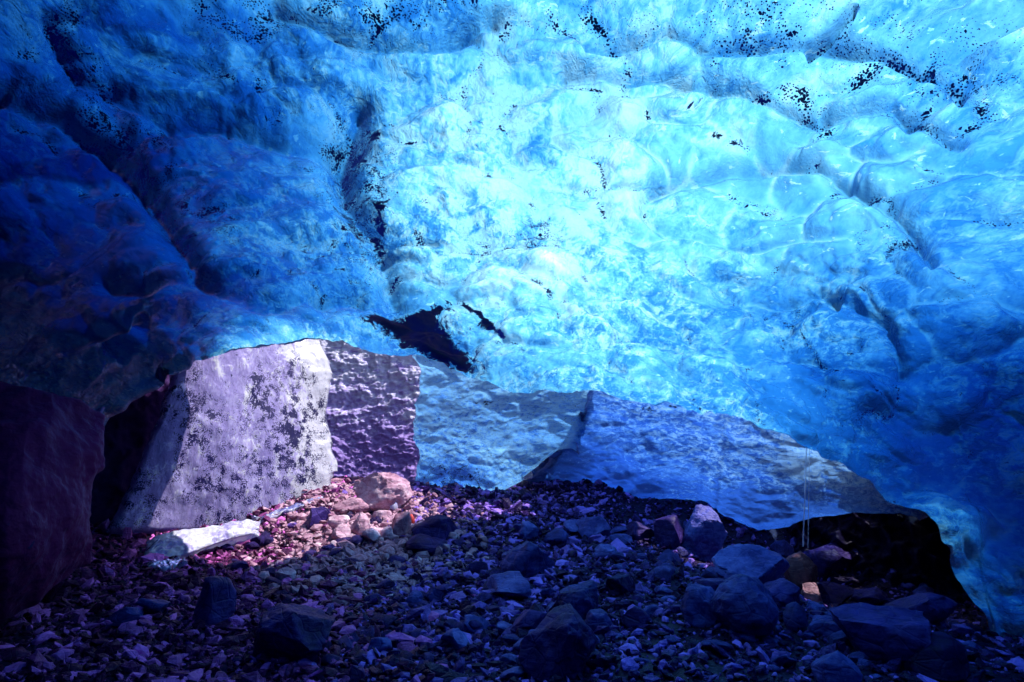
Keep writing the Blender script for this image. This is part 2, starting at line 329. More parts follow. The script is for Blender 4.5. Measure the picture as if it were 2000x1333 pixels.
sq = DEP((sd - 1000) / 1000); SP3 = CAM + sdir / sq[:, None]
warpv = np.stack([fbm(flat * 0.8 + k * 31.7, 3) for k in range(3)], -1) * 0.34
wp = flat + warpv
f1 = np.empty(len(flat)); f2 = f1.copy(); near = np.empty(len(flat), np.int32)
met = np.array([0.72, 0.9, 1.5])
f1[:] = 99; f2[:] = 99
wm = (wp * met).astype(np.float32)
for k_, c in enumerate((SP3 * met).astype(np.float32)):
    d_ = wm - c; d_ = np.sqrt(np.einsum('ij,ij->i', d_, d_))
    f2 = np.minimum(f2, np.maximum(f1, d_)); near = np.where(d_ < f1, k_, near); f1 = np.minimum(f1, d_)
edge = np.clip((f2 - f1), 0, 0.6)                              # 0 on the ridges between scallops
inview = (1 - sstep(0.0, 0.4, outside)).ravel()
cup = np.minimum((np.sqrt(edge ** 2 + 0.0036) - 0.06) / 0.5, 1) ** 0.8                                     # hollow cups, sharp ridges
v1, v2 = voronoi((flat + warpv * 0.9) * np.array([1.0, 2.1, 2.6]))
v3, v4 = voronoi((flat + warpv * 0.5) * 5.5)
amp2 = 0.5 + 0.8 * sstep(-0.3, 0.4, fbm(flat * 0.5 + 71, 2))
PXf, PYf = PX.ravel(), PY.ravel()
relief = np.clip(fbm(flat * 0.9 + 9, 2), -1, 1)
calm_ = np.exp(-((PXf - 1720) / 520) ** 2 - ((PYf - 280) / 330) ** 2)
cell = np.random.default_rng(21).uniform(0.25, 1.25, len(SP3))[near]
disp = 0.20 * cup * cell * inview * (0.5 + 0.5 * sstep(600, 1100, PXf)) + 0.06 * amp2 * sstep(0, 0.5, v2 - v1) + 0.014 * amp2 * sstep(0, 0.5, v4 - v3) + 0.09 * relief + (1 - 0.75 * calm_) * (0.014 * fbm(flat * 4.2 + 3, 3) + 0.005 * fbm(flat * 15, 2))
# fold of a buried hollow on the left
fold = seg_dist(PXf, PYf, [(165, 675), (230, 635), (290, 640), (330, 690)])
disp = disp - 0.18 * np.exp(-(fold / 14) ** 2) + 0.35 * np.exp(-(((PXf - 265) / 55) ** 2 + ((PYf - 672) / 26) ** 2))
fold2 = seg_dist(PXf, PYf, [(228, 798), (270, 760), (330, 735), (370, 712)])
disp = disp - 0.16 * np.exp(-(fold2 / 11) ** 2)
# little sharp fin hanging by the top right
fin = seg_dist(PXf, PYf, [(1580, 82), (1625, 62), (1668, 20)])
disp = disp - 0.14 * np.exp(-(fin / 7) ** 2)
creases = [([(700, 215), (650, 300), (690, 400), (750, 490), (775, 590)], 26, 0.26), ([(0, 180), (110, 225), (200, 290), (300, 400), (390, 530)], 24, 0.24), ([(100, 60), (160, 160), (330, 250), (420, 240), (560, 285), (700, 280)], 18, 0.16),
           ([(540, 25), (620, 60), (690, 85), (850, 90), (960, 60)], 14, 0.14), ([(200, 560), (380, 545), (520, 600), (700, 590)], 16, 0.2), ([(1140, 95), (1300, 68), (1380, 100), (1560, 90), (1720, 118), (1880, 190)], 13, 0.12),
           ([(1100, 150), (1300, 160), (1440, 190), (1590, 250), (1740, 232), (1880, 300)], 13, 0.12), ([(1280, 380), (1420, 340), (1600, 350), (1740, 420), (1820, 520)], 14, 0.14), ([(1480, 640), (1600, 590), (1720, 640), (1760, 740)], 14, 0.16)]
shade_tk = 1.0
for pts_, wd_, a_ in creases:                                   # long folds hanging from the ice
    dl = seg_dist(PXf + 14 * relief, PYf + 10 * amp2, pts_); disp = disp - a_ * np.exp(-(dl / wd_) ** 1.5)
    if pts_[0][0] < 750: shade_tk = shade_tk + 0.5 * np.exp(-(dl / (wd_ * 1.8)) ** 2)
PI = flat + N0.reshape(-1, 3) * disp[:, None]
# --- thickness of the ice above, metres
TH = [(1000, 0, .6), (1300, 0, .5), (1600, 0, .40), (2000, 0, .42), (750, 40, .9), (600, 100, 1.1), (450, 100, 1.5), (300, 60, 2.0), (180, 60, 2.8), (60, 60, 4.2), (0, 0, 5.0),
      (850, 200, .6), (1050, 200, .58), (1300, 200, .46), (1600, 200, .38), (1900, 200, .46), (500, 250, 1.5), (350, 250, 2.0), (200, 240, 2.9), (60, 230, 4.0), (700, 300, 1.1),
      (900, 350, .45), (1100, 350, .4), (1350, 330, .42), (1600, 350, .42), (1900, 380, .62), (600, 400, 1.5), (450, 420, 1.9), (320, 440, 3.4), (150, 400, 5.5), (0, 400, 7),
      (850, 480, .42), (1050, 500, .36), (1250, 500, .4), (1450, 500, .45), (1650, 500, .7), (1950, 550, 1.1), (600, 540, 1.6), (430, 540, 2.6), (250, 560, 5.0), (80, 560, 8.0),
      (900, 620, .45), (1100, 640, .4), (1300, 640, .5), (1450, 680, .9), (1600, 700, 1.5), (1750, 720, 2.2), (1900, 720, 2.4), (2000, 720, 2.4), (700, 630, 1.3), (500, 640, 2.2), (330, 660, 3.6), (150, 650, 7), (0, 700, 10),
      (1000, 740, .4), (1200, 740, .42), (1350, 770, .5), (1450, 790, .8), (1600, 830, 1.4), (1750, 860, 2.4), (1900, 880, 2.4), (2000, 900, 2.2), (1800, 1000, 1.4), (1950, 1050, 1.6), (1960, 1250, 1.3), (300, 740, 4.0), (230, 800, 6), (880, 700, .8)]
th = np.array(TH); th[:, 2] *= 1 + (0.5 + 1.2 * sstep(150, 450, th[:, 1])) * sstep(700, 0, th[:, 0])
THK = TPS((th[:, :2] - 1000) / 1000, np.log(th[:, 2]), 0.01)
tk = np.exp(px_field(THK, PXf, PYf, -100, 2100, -60, 1330))
tk = np.clip(tk, 0.2, 13) * (1 + 0.25 * fbm(flat * 1.3 + 40, 3))
tk = tk * shade_tk; ivt = (1 - sstep(0.2, 2.6, outside)).ravel(); tk = tk * ivt + (1 - ivt) * 2.2
up_ = np.array([0, 0, 1.0])
ON = np.stack([flat[:, 0] * np.where(flat[:, 0] > 0, 0.8, 0.45), np.minimum(flat[:, 1] + 2, 0) * 0.5, np.maximum(flat[:, 2], 0.0) + 0.8], -1); ON /= np.linalg.norm(ON, axis=1, keepdims=True)
tk = tk * (0.62 + 0.38 * sstep(0.9, 3.5, tk))
PO = flat + ON * (np.maximum(tk, 0.2) * (1 + 0.15 * tk) * 1.25 + 0.10)[:, None]
PO[:, 2] = np.maximum(PO[:, 2], -1)
# --- grit and stains (placed where the photo shows them)
ridge = np.exp(-(edge / 0.05) ** 2) * inview
def blob(x, y, sx, sy, rot=0.0):
    c, s_ = math.cos(math.radians(rot)), math.sin(math.radians(rot))
    u = (PXf - x) * c + (PYf - y) * s_; v = -(PXf - x) * s_ + (PYf - y) * c
    return np.exp(-(u / sx) ** 2 - (v / sy) ** 2)
def line(pts, wd): return np.exp(-(seg_dist(PXf, PYf, pts) / wd) ** 2)
rn = sstep(-0.15, 0.35, fbm(flat * 1.7 + 55, 2))
dirt = 1.1 * ridge * rn
dirt = dirt + 0.55 * blob(1480, 50, 140, 60) + 0.5 * blob(1750, 100, 300, 110) + 0.45 * blob(1900, 190, 130, 60) + 0.35 * blob(1150, 40, 130, 60)
dirt = dirt + 0.6 * blob(840, 30, 110, 50) + 0.7 * blob(705, 440, 70, 190) + 0.7 * blob(700, 330, 60, 90) + 0.9 * line([(130, 60), (150, 130), (220, 220), (290, 370), (350, 470)], 34) + 0.8 * line([(380, 40), (470, 70), (640, 20), (760, 40)], 25)
dirt = dirt + 0.6 * line([(130, 60), (420, 430), (480, 500)], 30) + 0.9 * blob(440, 430, 45, 20) + 0.8 * blob(1050, 450, 50, 40, -30) + 0.5 * blob(500, 640, 170, 35) + 0.45 * blob(420, 130, 25, 70) + 0.3 * blob(1000, 520, 200, 120) + 0.35 * blob(560, 220, 90, 120)
dirt = dirt + 0.8 * line([(1495, 615), (1560, 665), (1600, 720), (1720, 790)], 5) + 0.7 * line([(1200, 670), (1235, 710)], 8) + 0.6 * line([(1330, 720), (1385, 770)], 8) + 0.7 * line([(1385, 105), (1398, 165)], 6) + 0.8 * line([(1725, 230), (1790, 240), (1860, 285)], 6)
dirt = dirt + 0.8 * line([(1400, 80), (1545, 85)], 7) + 0.8 * line([(1640, 112), (1760, 125), (1860, 165)], 8) + 0.7 * line([(1000, 5), (1070, 35), (1135, 95)], 6) + 0.7 * line([(1140, 95), (1210, 80)], 6) + 0.6 * line([(1560, 210), (1620, 265)], 8) + .6 * line([(1940, 785), (2000, 750)], 8)
dirt = np.clip(dirt + 0.10, 0, 1.15)
stain = 0.75 * blob(838, 660, 52, 50, 25) + 0.45 * blob(780, 640, 90, 22, 12) + 0.6 * blob(885, 700, 60, 26, 25) + 0.9 * blob(875, 705, 55, 22, 20) + 0.8 * blob(850, 610, 40, 14, -20) + 0.85 * blob(950, 640, 28, 12, -25) + 0.6 * blob(770, 640, 60, 25, 15)
stain = stain + 0.75 * line([(905, 598), (945, 630), (985, 672)], 5) + 0.62 * blob(690, 290, 36, 60, 35) + 0.55 * blob(745, 450, 16, 60) + 0.42 * blob(690, 470, 55, 160) + 0.6 * blob(735, 258, 12, 16)
stain = stain + 0.24 * line([(140, 90), (165, 140), (230, 230), (320, 400), (370, 500)], 30) + 0.25 * blob(150, 125, 20, 45) + 0.30 * line([(100, 60), (380, 520)], 70) * 0.7 + 0.55 * blob(1360, 225, 40, 18, -30) + 0.4 * blob(1390, 275, 70, 12, 12) + 0.5 * line([(1495, 615), (1560, 665), (1600, 720), (1720, 790)], 3) + 0.35 * blob(880, 10, 40, 25) + 0.4 * line([(380, 45), (640, 20)], 12)
frost_light = 0.10 * blob(1000, 430, 260, 250) + 0.05 * blob(1150, 200, 500, 200) - 0.10 * blob(1700, 830, 300, 160) - 0.07 * blob(250, 420, 260, 320) + 0.05 * blob(1850, 1000, 120, 100) - 0.03 * blob(1900, 300, 200, 200)
frost_light = frost_light + 0.18 * ridge * np.clip(0.6 - dirt, 0, 1) * sstep(900, 1500, PXf) - 0.06 * (1 - rn)  # ridge crests paled in the colour as if catching light
calm = np.clip(0.72 * blob(1720, 280, 520, 330) + 0.35 * blob(1000, 120, 300, 120) + 0.45 * blob(350, 200, 260, 260), 0, 0.75)
z0 = np.zeros(len(flat))
V, Fc = solid_from_grids(PI.reshape(NE, NA, 3), PO.reshape(NE, NA, 3))
# seam behind the camera: first and last column share the azimuth, so the solid is closed by its two side walls
dome = mesh_obj('ice_vault', V, Fc, M_DOME, attrs={'calm': np.concatenate([calm, z0]), 'outer': np.concatenate([z0, z0 + 1]), 'dirt': np.concatenate([dirt, z0]), 'stain': np.concatenate([stain, z0]), 'frost_light': np.concatenate([frost_light, z0])})
tag(dome, 'vast scalloped blue ice vault with dark grit arching over the cave', 'ice vault', kind='structure')

# ------------------------------------------------------------------ ice walls beyond the lip of the vault
def resample(pts, n):
    p = np.asarray(pts, float); d = np.concatenate([[0], np.cumsum(np.linalg.norm(np.diff(p[:, :2], axis=0), axis=1))])
    s_ = np.linspace(0, d[-1], n); return np.stack([np.interp(s_, d, p[:, k]) for k in range(p.shape[1])], -1)
def flip_test(V, Fc):
    a, b, c, d = (V[Fc[:, k]] - V.mean(0) for k in range(4))
    return (np.einsum('ij,ij->i', a, np.cross(b, c)) + np.einsum('ij,ij->i', a, np.cross(c, d))).sum() > 0
def sheet(name, top, bot, mat, nu=220, nv=160, thick=0.7, bulge=0.0, amps=(0.12, 0.05, 0.02), freq=1.0, attrf=None, rnd=0.12, stretch=(1, 1, 1), seed=0.0, jag=13, vor=1.0):
    """thick slab of ice between an upper and a lower outline; outlines are (px, py, Y) and become real points at distance Y"""
    T = resample(top, nu); B = resample(bot, nu); v = np.linspace(0, 1, nv)[:, None, None]
    G = T[None] * (1 - v) + B[None] * v
    u = np.linspace(0, 1, nu)[None, :]; vv = np.linspace(0, 1, nv)[:, None]
    Yd = G[..., 2] - bulge * np.sin(np.pi * u) * np.sin(np.pi * np.clip(vv, 0, 1))
    jit = np.abs(2 * u - 1) ** 5 * jag * (fbm(np.stack([vv.ravel() * 4 + seed, vv.ravel() * 0, vv.ravel() * 0 + 2], -1), 4)[:, None] + 0.7 * fbm(np.stack([vv.ravel() * 4 + seed, vv.ravel() * 0, vv.ravel() * 0 + 7], -1), 4)[:, None] * np.sign(u - 0.5))
    P = at(G[..., 0] + jit, G[..., 1], Yd)
    e = np.minimum(np.minimum(u, 1 - u) * nu / 14, np.minimum(vv, 1 - vv) * nv / min(14, nv * 0.1)); e = 1 - np.clip(e, 0, 1)
    N = grid_normals(P); N = N * np.sign((N * (P - CAM)).sum(-1))[..., None]
    f = P.reshape(-1, 3) * np.array(stretch) * freq + seed
    a, b = voronoi(f * 1.6 + 0.4 * np.stack([fbm(f + k * 9, 2) for k in range(3)], -1))
    c, d_ = voronoi(f * 5)
    h = amps[0] * (vor * sstep(0, 0.5, b - a) + 0.9 * fbm(f * 1.1, 3)) + amps[1] * (vor * sstep(0, 0.5, d_ - c) + fbm(f * 4, 2)) + amps[2] * fbm(f * 13, 3)
    P = P + N * (h.reshape(nv, nu) + rnd * e ** 2 * 1.5)[..., None]
    tk_ = np.broadcast_to(np.asarray(thick(G[..., 0], G[..., 1]) if callable(thick) else thick, float), (nv, nu))[..., None]
    Nb = N.mean((0, 1)); Nb = Nb / np.linalg.norm(Nb)
    Bk = P + (0.4 * N + 0.6 * Nb) * tk_
    Bk = Bk + (P.mean((0, 1)) - P) * 0.05
    V, Fc = solid_from_grids(P, Bk)
    px, py = G[..., 0].ravel(), G[..., 1].ravel(); n = len(px)
    at_ = {k: np.concatenate([np.broadcast_to(np.asarray(x_, float), (n,)), np.zeros(n)]) for k, x_ in (attrf(px, py, P.reshape(-1, 3)) if attrf else {}).items()}
    for k in ('dirt', 'stain', 'frost_light'): at_.setdefault(k, np.zeros(2 * n))
    at_['outer'] = np.concatenate([np.zeros(n), np.ones(n)])
    Fc = Fc if flip_test(V, Fc) else Fc[:, ::-1]
    return mesh_obj(name, V, Fc, mat, attrs=at_)
def g2(px, py, x, y, sx, sy): return np.exp(-((px - x) / sx) ** 2 - ((py - y) / sy) ** 2)

slab = sheet('ice_slab', [(380, 640, 11.0), (450, 620, 11.6), (540, 600, 12.6), (585, 600, 13.1), (635, 600, 13.5)],
             [(210, 1040, 10.2), (260, 1046, 10.4), (300, 1050, 10.6), (420, 1050, 11.2), (490, 1030, 11.6), (560, 1000, 12.0), (610, 985, 12.3), (664, 972, 12.6)],
             M_WHITE, nu=300, nv=300, thick=0.45, bulge=0.25, amps=(0.05, 0.012, 0.005), freq=0.8, seed=3.0, vor=0.4, stretch=(1, 1, 0.6),
             attrf=lambda px, py, P: {'dirt': 0.9 * sstep(-0.3, 0.5, fbm(P * np.array([1.6, 1.6, 0.9]) + 3, 4)) + 0.35 + 0.8 * g2(px, py, 540, 900, 70, 130) + 0.5 * g2(px, py, 520, 760, 70, 60) + 0.5 * g2(px, py, 460, 960, 60, 100),
                                      'stain': 0.18 * g2(px, py, 520, 740, 40, 20) + 0.15 * g2(px, py, 545, 830, 30, 50) + 0.15 * g2(px, py, 350, 800, 50, 60) - 0.12,
                                      'frost_light': -0.07 + 0.03 * sstep(350, 600, px) + 0.24 * np.exp(-((px - 632) / 55) ** 2)})  # right edge whitened in the colour to strengthen its sunlight
tag(slab, 'big whitish ice slab speckled with dirt, its right edge lit by the sun', 'ice slab')
rec = sheet('ice_wall', [(560, 600, 16.2), (700, 600, 16.1), (880, 620, 15.8)], [(600, 1000, 14.8), (700, 1000, 14.8), (870, 1000, 14.6)], M_BACK, nu=160, nv=200, thick=0.8, amps=(0.10, 0.05, 0.035), freq=1.3, vor=0.15, seed=9.0, stretch=(0.7, 1, 1.3),
            attrf=lambda px, py, P: {'frost_light': 0.06 - 0.24 * sstep(800, 900, py) + 0.10 * sstep(800, 690, py), 'dirt': 0.15})  # top paled and foot darkened in the colour, as light and shade fall
tag(rec, 'shaded purple ice wall flecked with white, at the back of the recess behind the boulder', 'ice wall')
WALLTOP = [(812, 640, 12.5), (900, 670, 12.4), (1000, 700, 12.2), (1130, 715, 11.9), (1230, 722, 11.4), (1340, 740, 10.9), (1450, 775, 10.6), (1560, 790, 10.9), (1670, 815, 10.7), (1810, 930, 9.6)]
rgt = sheet('ice_wall', [(1080, 885, 13.0), (1108, 860, 12.6), (1150, 785, 12.0), (1195, 712, 11.5)] + WALLTOP[4:],
            [(985, 985, 13.5), (1060, 974, 13.4), (1110, 974, 13.2), (1240, 1016, 12.7), (1295, 994, 12.6), (1370, 992, 12.4), (1420, 1024, 12.1), (1480, 1042, 11.8), (1530, 1030, 11.5), (1570, 1005, 11.2), (1650, 993, 10.6), (1745, 995, 9.9), (1790, 1002, 9.6)],
            M_WALL, nu=420, nv=200, thick=lambda x, y: np.clip(0.8 + 3.2 * g2(x, y, 1130, 950, 140, 70) + 2.6 * sstep(910, 1030, y) * sstep(1720, 1500, x) - 0.6 * g2(x, y, 1620, 890, 140, 80), 0.2, 5), bulge=-0.1, amps=(0.11, 0.022, 0.009), freq=1.0, seed=25.0, stretch=(0.6, 1, 1.3), vor=0.5,
            attrf=lambda px, py, P: {'frost_light': -0.02 + 0.12 * g2(px, py, 1600, 900, 120, 60) + 0.02 * sstep(1200, 1000, px) - 0.15 * sstep(905, 1010, py) * sstep(1720, 1560, px) - 0.12 * g2(px, py, 1130, 930, 110, 60), 'dirt': 0.2 + 0.2 * sstep(1100, 900, px), 'stain': 0.5 * g2(px, py, 1290, 800, 60, 10)})  # shaded underside and lit right end are put into the ice colour
tag(rgt, 'long low streaky ice wall hanging over the dark hollow, behind the lip of the vault', 'ice wall')
mid = sheet('ice_wall', [(806, 640, 13.4), (900, 670, 13.1), (1000, 700, 12.6), (1130, 715, 12.05), (1200, 722, 11.9)],
            [(803, 965, 14.0), (850, 990, 13.8), (940, 980, 13.3), (1015, 938, 12.7), (1050, 912, 12.55), (1090, 880, 12.4), (1112, 868, 12.3)], M_MID, nu=260, nv=220, thick=lambda x, y: 0.35 + 0.6 * sstep(880, 980, y), bulge=0.1, amps=(0.11, 0.022, 0.009), freq=1.0, seed=25.0, stretch=(0.6, 1, 1.3), vor=0.5,
            attrf=lambda px, py, P: {'frost_light': 0.06 - 0.12 * g2(px, py, 880, 930, 80, 40), 'dirt': 0.4 + 0.5 * g2(px, py, 880, 940, 90, 40), 'stain': 0.35 * g2(px, py, 870, 930, 80, 30) + .5 * g2(px, py, 940, 785, 40, 10)})
tag(mid, 'pale blue rippled ice wall just right of the sunlit recess', 'ice wall')
M_HOLLOW_SHADE = rock_material('hollow_shade_black', (0.001, 0.0006, 0.006), (0.003, 0.0015, 0.014), (0.010, 0.006, 0.04))
voidw = sheet('hollow_shade_sheet', [(1530, 955, 11.9), (1700, 955, 11.2), (1980, 960, 9.9)], [(1530, 1210, 11.3), (1700, 1230, 10.6), (1980, 1290, 9.2)], M_HOLLOW_SHADE, nu=120, nv=90, thick=0.8, amps=(0.3, 0.12, 0.04), freq=1.0, seed=83.0)  # black sheet added where the hollow is only dark
tag(voidw, 'added black sheet that darkens the back of the hollow on the right', 'shade sheet')
bak = sheet('ice_wall', [(-100, 540, 10.2), (240, 600, 11.4), (420, 620, 12.4)], [(-100, 1080, 9.8), (240, 1080, 11.0), (420, 1040, 12.0)], M_VOID, nu=120, nv=120, thick=0.8, seed=71.0, attrf=lambda px, py, P: {'frost_light': 0.06})
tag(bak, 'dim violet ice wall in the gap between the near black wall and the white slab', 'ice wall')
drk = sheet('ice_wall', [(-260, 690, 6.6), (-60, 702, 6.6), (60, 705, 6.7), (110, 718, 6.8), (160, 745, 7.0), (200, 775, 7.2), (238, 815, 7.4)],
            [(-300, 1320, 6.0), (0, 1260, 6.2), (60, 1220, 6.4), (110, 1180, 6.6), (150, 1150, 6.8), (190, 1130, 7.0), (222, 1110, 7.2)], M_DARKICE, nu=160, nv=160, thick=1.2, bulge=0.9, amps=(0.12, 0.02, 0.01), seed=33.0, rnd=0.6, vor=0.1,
            attrf=lambda px, py, P: {'frost_light': -0.15 + 0.3 * g2(px, py, 215, 880, 26, 110), 'dirt': 0.2})
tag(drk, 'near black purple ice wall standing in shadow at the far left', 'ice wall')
def chunk(top, bot, label, seed, mat=M_WHITE, **k):
    o = sheet('ice_chunk', top, bot, mat, nu=90, nv=50, thick=0.4, bulge=0.15, amps=(0.02, 0.012, 0.005), freq=2.2, seed=seed, rnd=0.06, jag=2, attrf=lambda px, py, P: {'frost_light': 0.08, 'dirt': 0.1}, **k)
    return tag(o, label, 'ice chunk')
chunk([(285, 1046, 9.8), (345, 1030, 10.1), (400, 1026, 10.4), (450, 1014, 10.7), (512, 1010, 11.0)], [(300, 1068, 9.5), (322, 1094, 9.5), (372, 1084, 9.7), (420, 1066, 10.1), (508, 1036, 10.7)], 'long bright ice chunk lying along the foot of the white slab', 41.0)
chunk([(270, 1103, 9.0), (300, 1090, 9.1), (365, 1088, 9.2)], [(290, 1112, 8.9), (320, 1124, 8.9), (350, 1112, 9.1)], 'small glassy ice chunk jutting out below the long one', 47.0)
chunk([(500, 1012, 11.3), (560, 985, 11.7), (610, 970, 12.0), (668, 965, 12.3)], [(480, 1046, 11.2), (560, 1012, 11.6), (610, 990, 11.9), (668, 975, 12.2)], 'thin sloping ice rim between the white slab and the sunlit rubble', 59.0)

# ------------------------------------------------------------------ unseen roof added against sky light beyond the vault, open above recess and trickle
lip3 = np.array([at(x, y, Y) for x, y, Y in LIP[1:-1]]); lpx = lp[1:-1, 0]
ns, nw = 360, 140
sx = np.linspace(-400, 2200, ns)
L3 = np.stack([np.interp(sx, lpx, lip3[:, k]) for k in range(3)], -1)
tkl = np.exp(THK((np.stack([sx, np.interp(sx, lpx, lp[1:-1, 1])], -1) - 1000) / 1000))
W = np.linspace(0, 1, nw)[:, None]
dr = L3 * np.array([1, 0, 1]) - np.array([0, 0, 0.5]); dr[:, 2] = np.maximum(dr[:, 2], 0.05); dr /= np.linalg.norm(dr, axis=1)[:, None]
st = L3 + dr * 0.6 + np.array([0, 1.0, 0]) * (0.1 + 0.55 * sstep(1480, 1600, sx) - 0.2 * sstep(1740, 1850, sx))[:, None]; ctr = np.array([0, 8.0])
far = np.stack([L3[:, 0] * 4.0, 20 + 0 * sx, 6.5 + 0 * sx], -1)
RF = st[None] * (1 - W[..., None]) + far[None] * W[..., None]
RF[..., 2] = st[None, :, 2] + (6.5 - st[None, :, 2]) * np.clip(W * 3, 0, 1) ** 0.7
RF[..., 2] += 0.15 * fbm(RF.reshape(-1, 3) * 0.8, 3).reshape(nw, ns)
fc = grid_faces(nw, ns); C3 = RF.reshape(-1, 3)[fc].mean(1); sp_ = np.broadcast_to(sx[None], (nw, ns)).reshape(-1)[fc].mean(1)
hn = 0.35 * fbm(C3 * 1.2 + 4, 3)
open_ = (C3[:, 0] > -6.2 + hn) & (C3[:, 0] < 9 + hn) & (C3[:, 1] < 19) & (sp_ > 470) & ((sp_ < 1590 + 60 * hn) | (C3[:, 1] > 10.65 + hn))
SUN = np.array([math.cos(SE) * math.sin(SA), math.cos(SE) * math.cos(SA), math.sin(SE)])
def along(P, r):                                               # openings cut along the sun's path to light chosen rocks
    v = C3 - P; return np.linalg.norm(v - (v @ SUN)[:, None] * SUN, axis=1) < r
moulin = along(at(1592, 1160, 9.75), 0.30) | along(at(1578, 1085, 10.2), 0.24)
skyshade = mesh_obj('skyshade', RF.reshape(-1, 3), fc[~(open_ | moulin)], M_SNOW)
sm = skyshade.modifiers.new('thickness', 'SOLIDIFY'); sm.thickness = 0.5; sm.offset = 1
tag(skyshade, 'unseen roof added above and behind the ice vault to block sky light', 'skyshade', kind='structure')

# ------------------------------------------------------------------ rocks
def ico(sub):
    import bmesh
    bm = bmesh.new(); bmesh.ops.create_icosphere(bm, subdivisions=sub, radius=1.0); bm.verts.ensure_lookup_table()
    V = np.array([v.co[:] for v in bm.verts]); Fc = np.array([[v.index for v in f.verts] for f in bm.faces]); bm.free(); return V, Fc
ICO = {k: ico(k) for k in (1, 2, 3, 4, 5)}
def rock_verts(sub, rng, cuts=11, blunt=0.0, fine=1.0):
    V = ICO[sub][0].copy()
    for _ in range(cuts):
        n = rng.normal(size=3); n /= np.linalg.norm(n); d = rng.uniform(0.52 + blunt, 0.86 + blunt * 0.3)
        s_ = V @ n; V = V - np.maximum(s_ - d, 0)[:, None] * n[None]
    o = rng.uniform(0, 90, 3)
    r = 1 + 0.10 * fbm(V * 1.3 + o, 2) + 0.05 * fine * fbm(V * 4 + o, 3)
    if sub > 3: r = r + 0.03 * fine * fbm(V * 11 + o, 3)
    V = V * r[:, None]
    return V / np.abs(V).max(0)
def rock(px, py, wpx, hpx, label, mat=M_ROCK, seed=1, sub=4, blunt=0.0, group=None, cat='rock', name='boulder', Y=None, tilt=0.25, deep=0.75, sink=0.34):
    """a boulder whose visible outline is about wpx x hpx centred at (px, py); it rests on the ground where its foot shows"""
    rng = np.random.default_rng(seed)
    foot = ground_hit(px, py + hpx * 0.5 * (1 - sink)) if Y is None else at(px, py + hpx * 0.5, Y)
    dep = (foot - CAM) @ np.array([0, cp, sp]); k = dep / F
    sx_, sz_ = wpx * k / 2, hpx * k / 2; sy_ = (sx_ * deep + sz_ * 0.25)
    V = rock_verts(sub, rng, blunt=blunt)
    a = rng.uniform(-tilt, tilt); c, s_ = math.cos(a), math.sin(a)
    V = V @ np.array([[c, 0, s_], [0, 1, 0], [-s_, 0, c]]); V /= np.abs(V).max(0)
    V = V * np.array([sx_, sy_, sz_ * (1 + sink * 0.6)])
    o = mesh_obj(name, V, ICO[sub][1], mat, sharp=38)
    o.location = (foot[0], foot[1] + sy_ * 0.55, foot[2] + sz_ * (1 - sink * 0.6))
    return tag(o, label, cat, group)

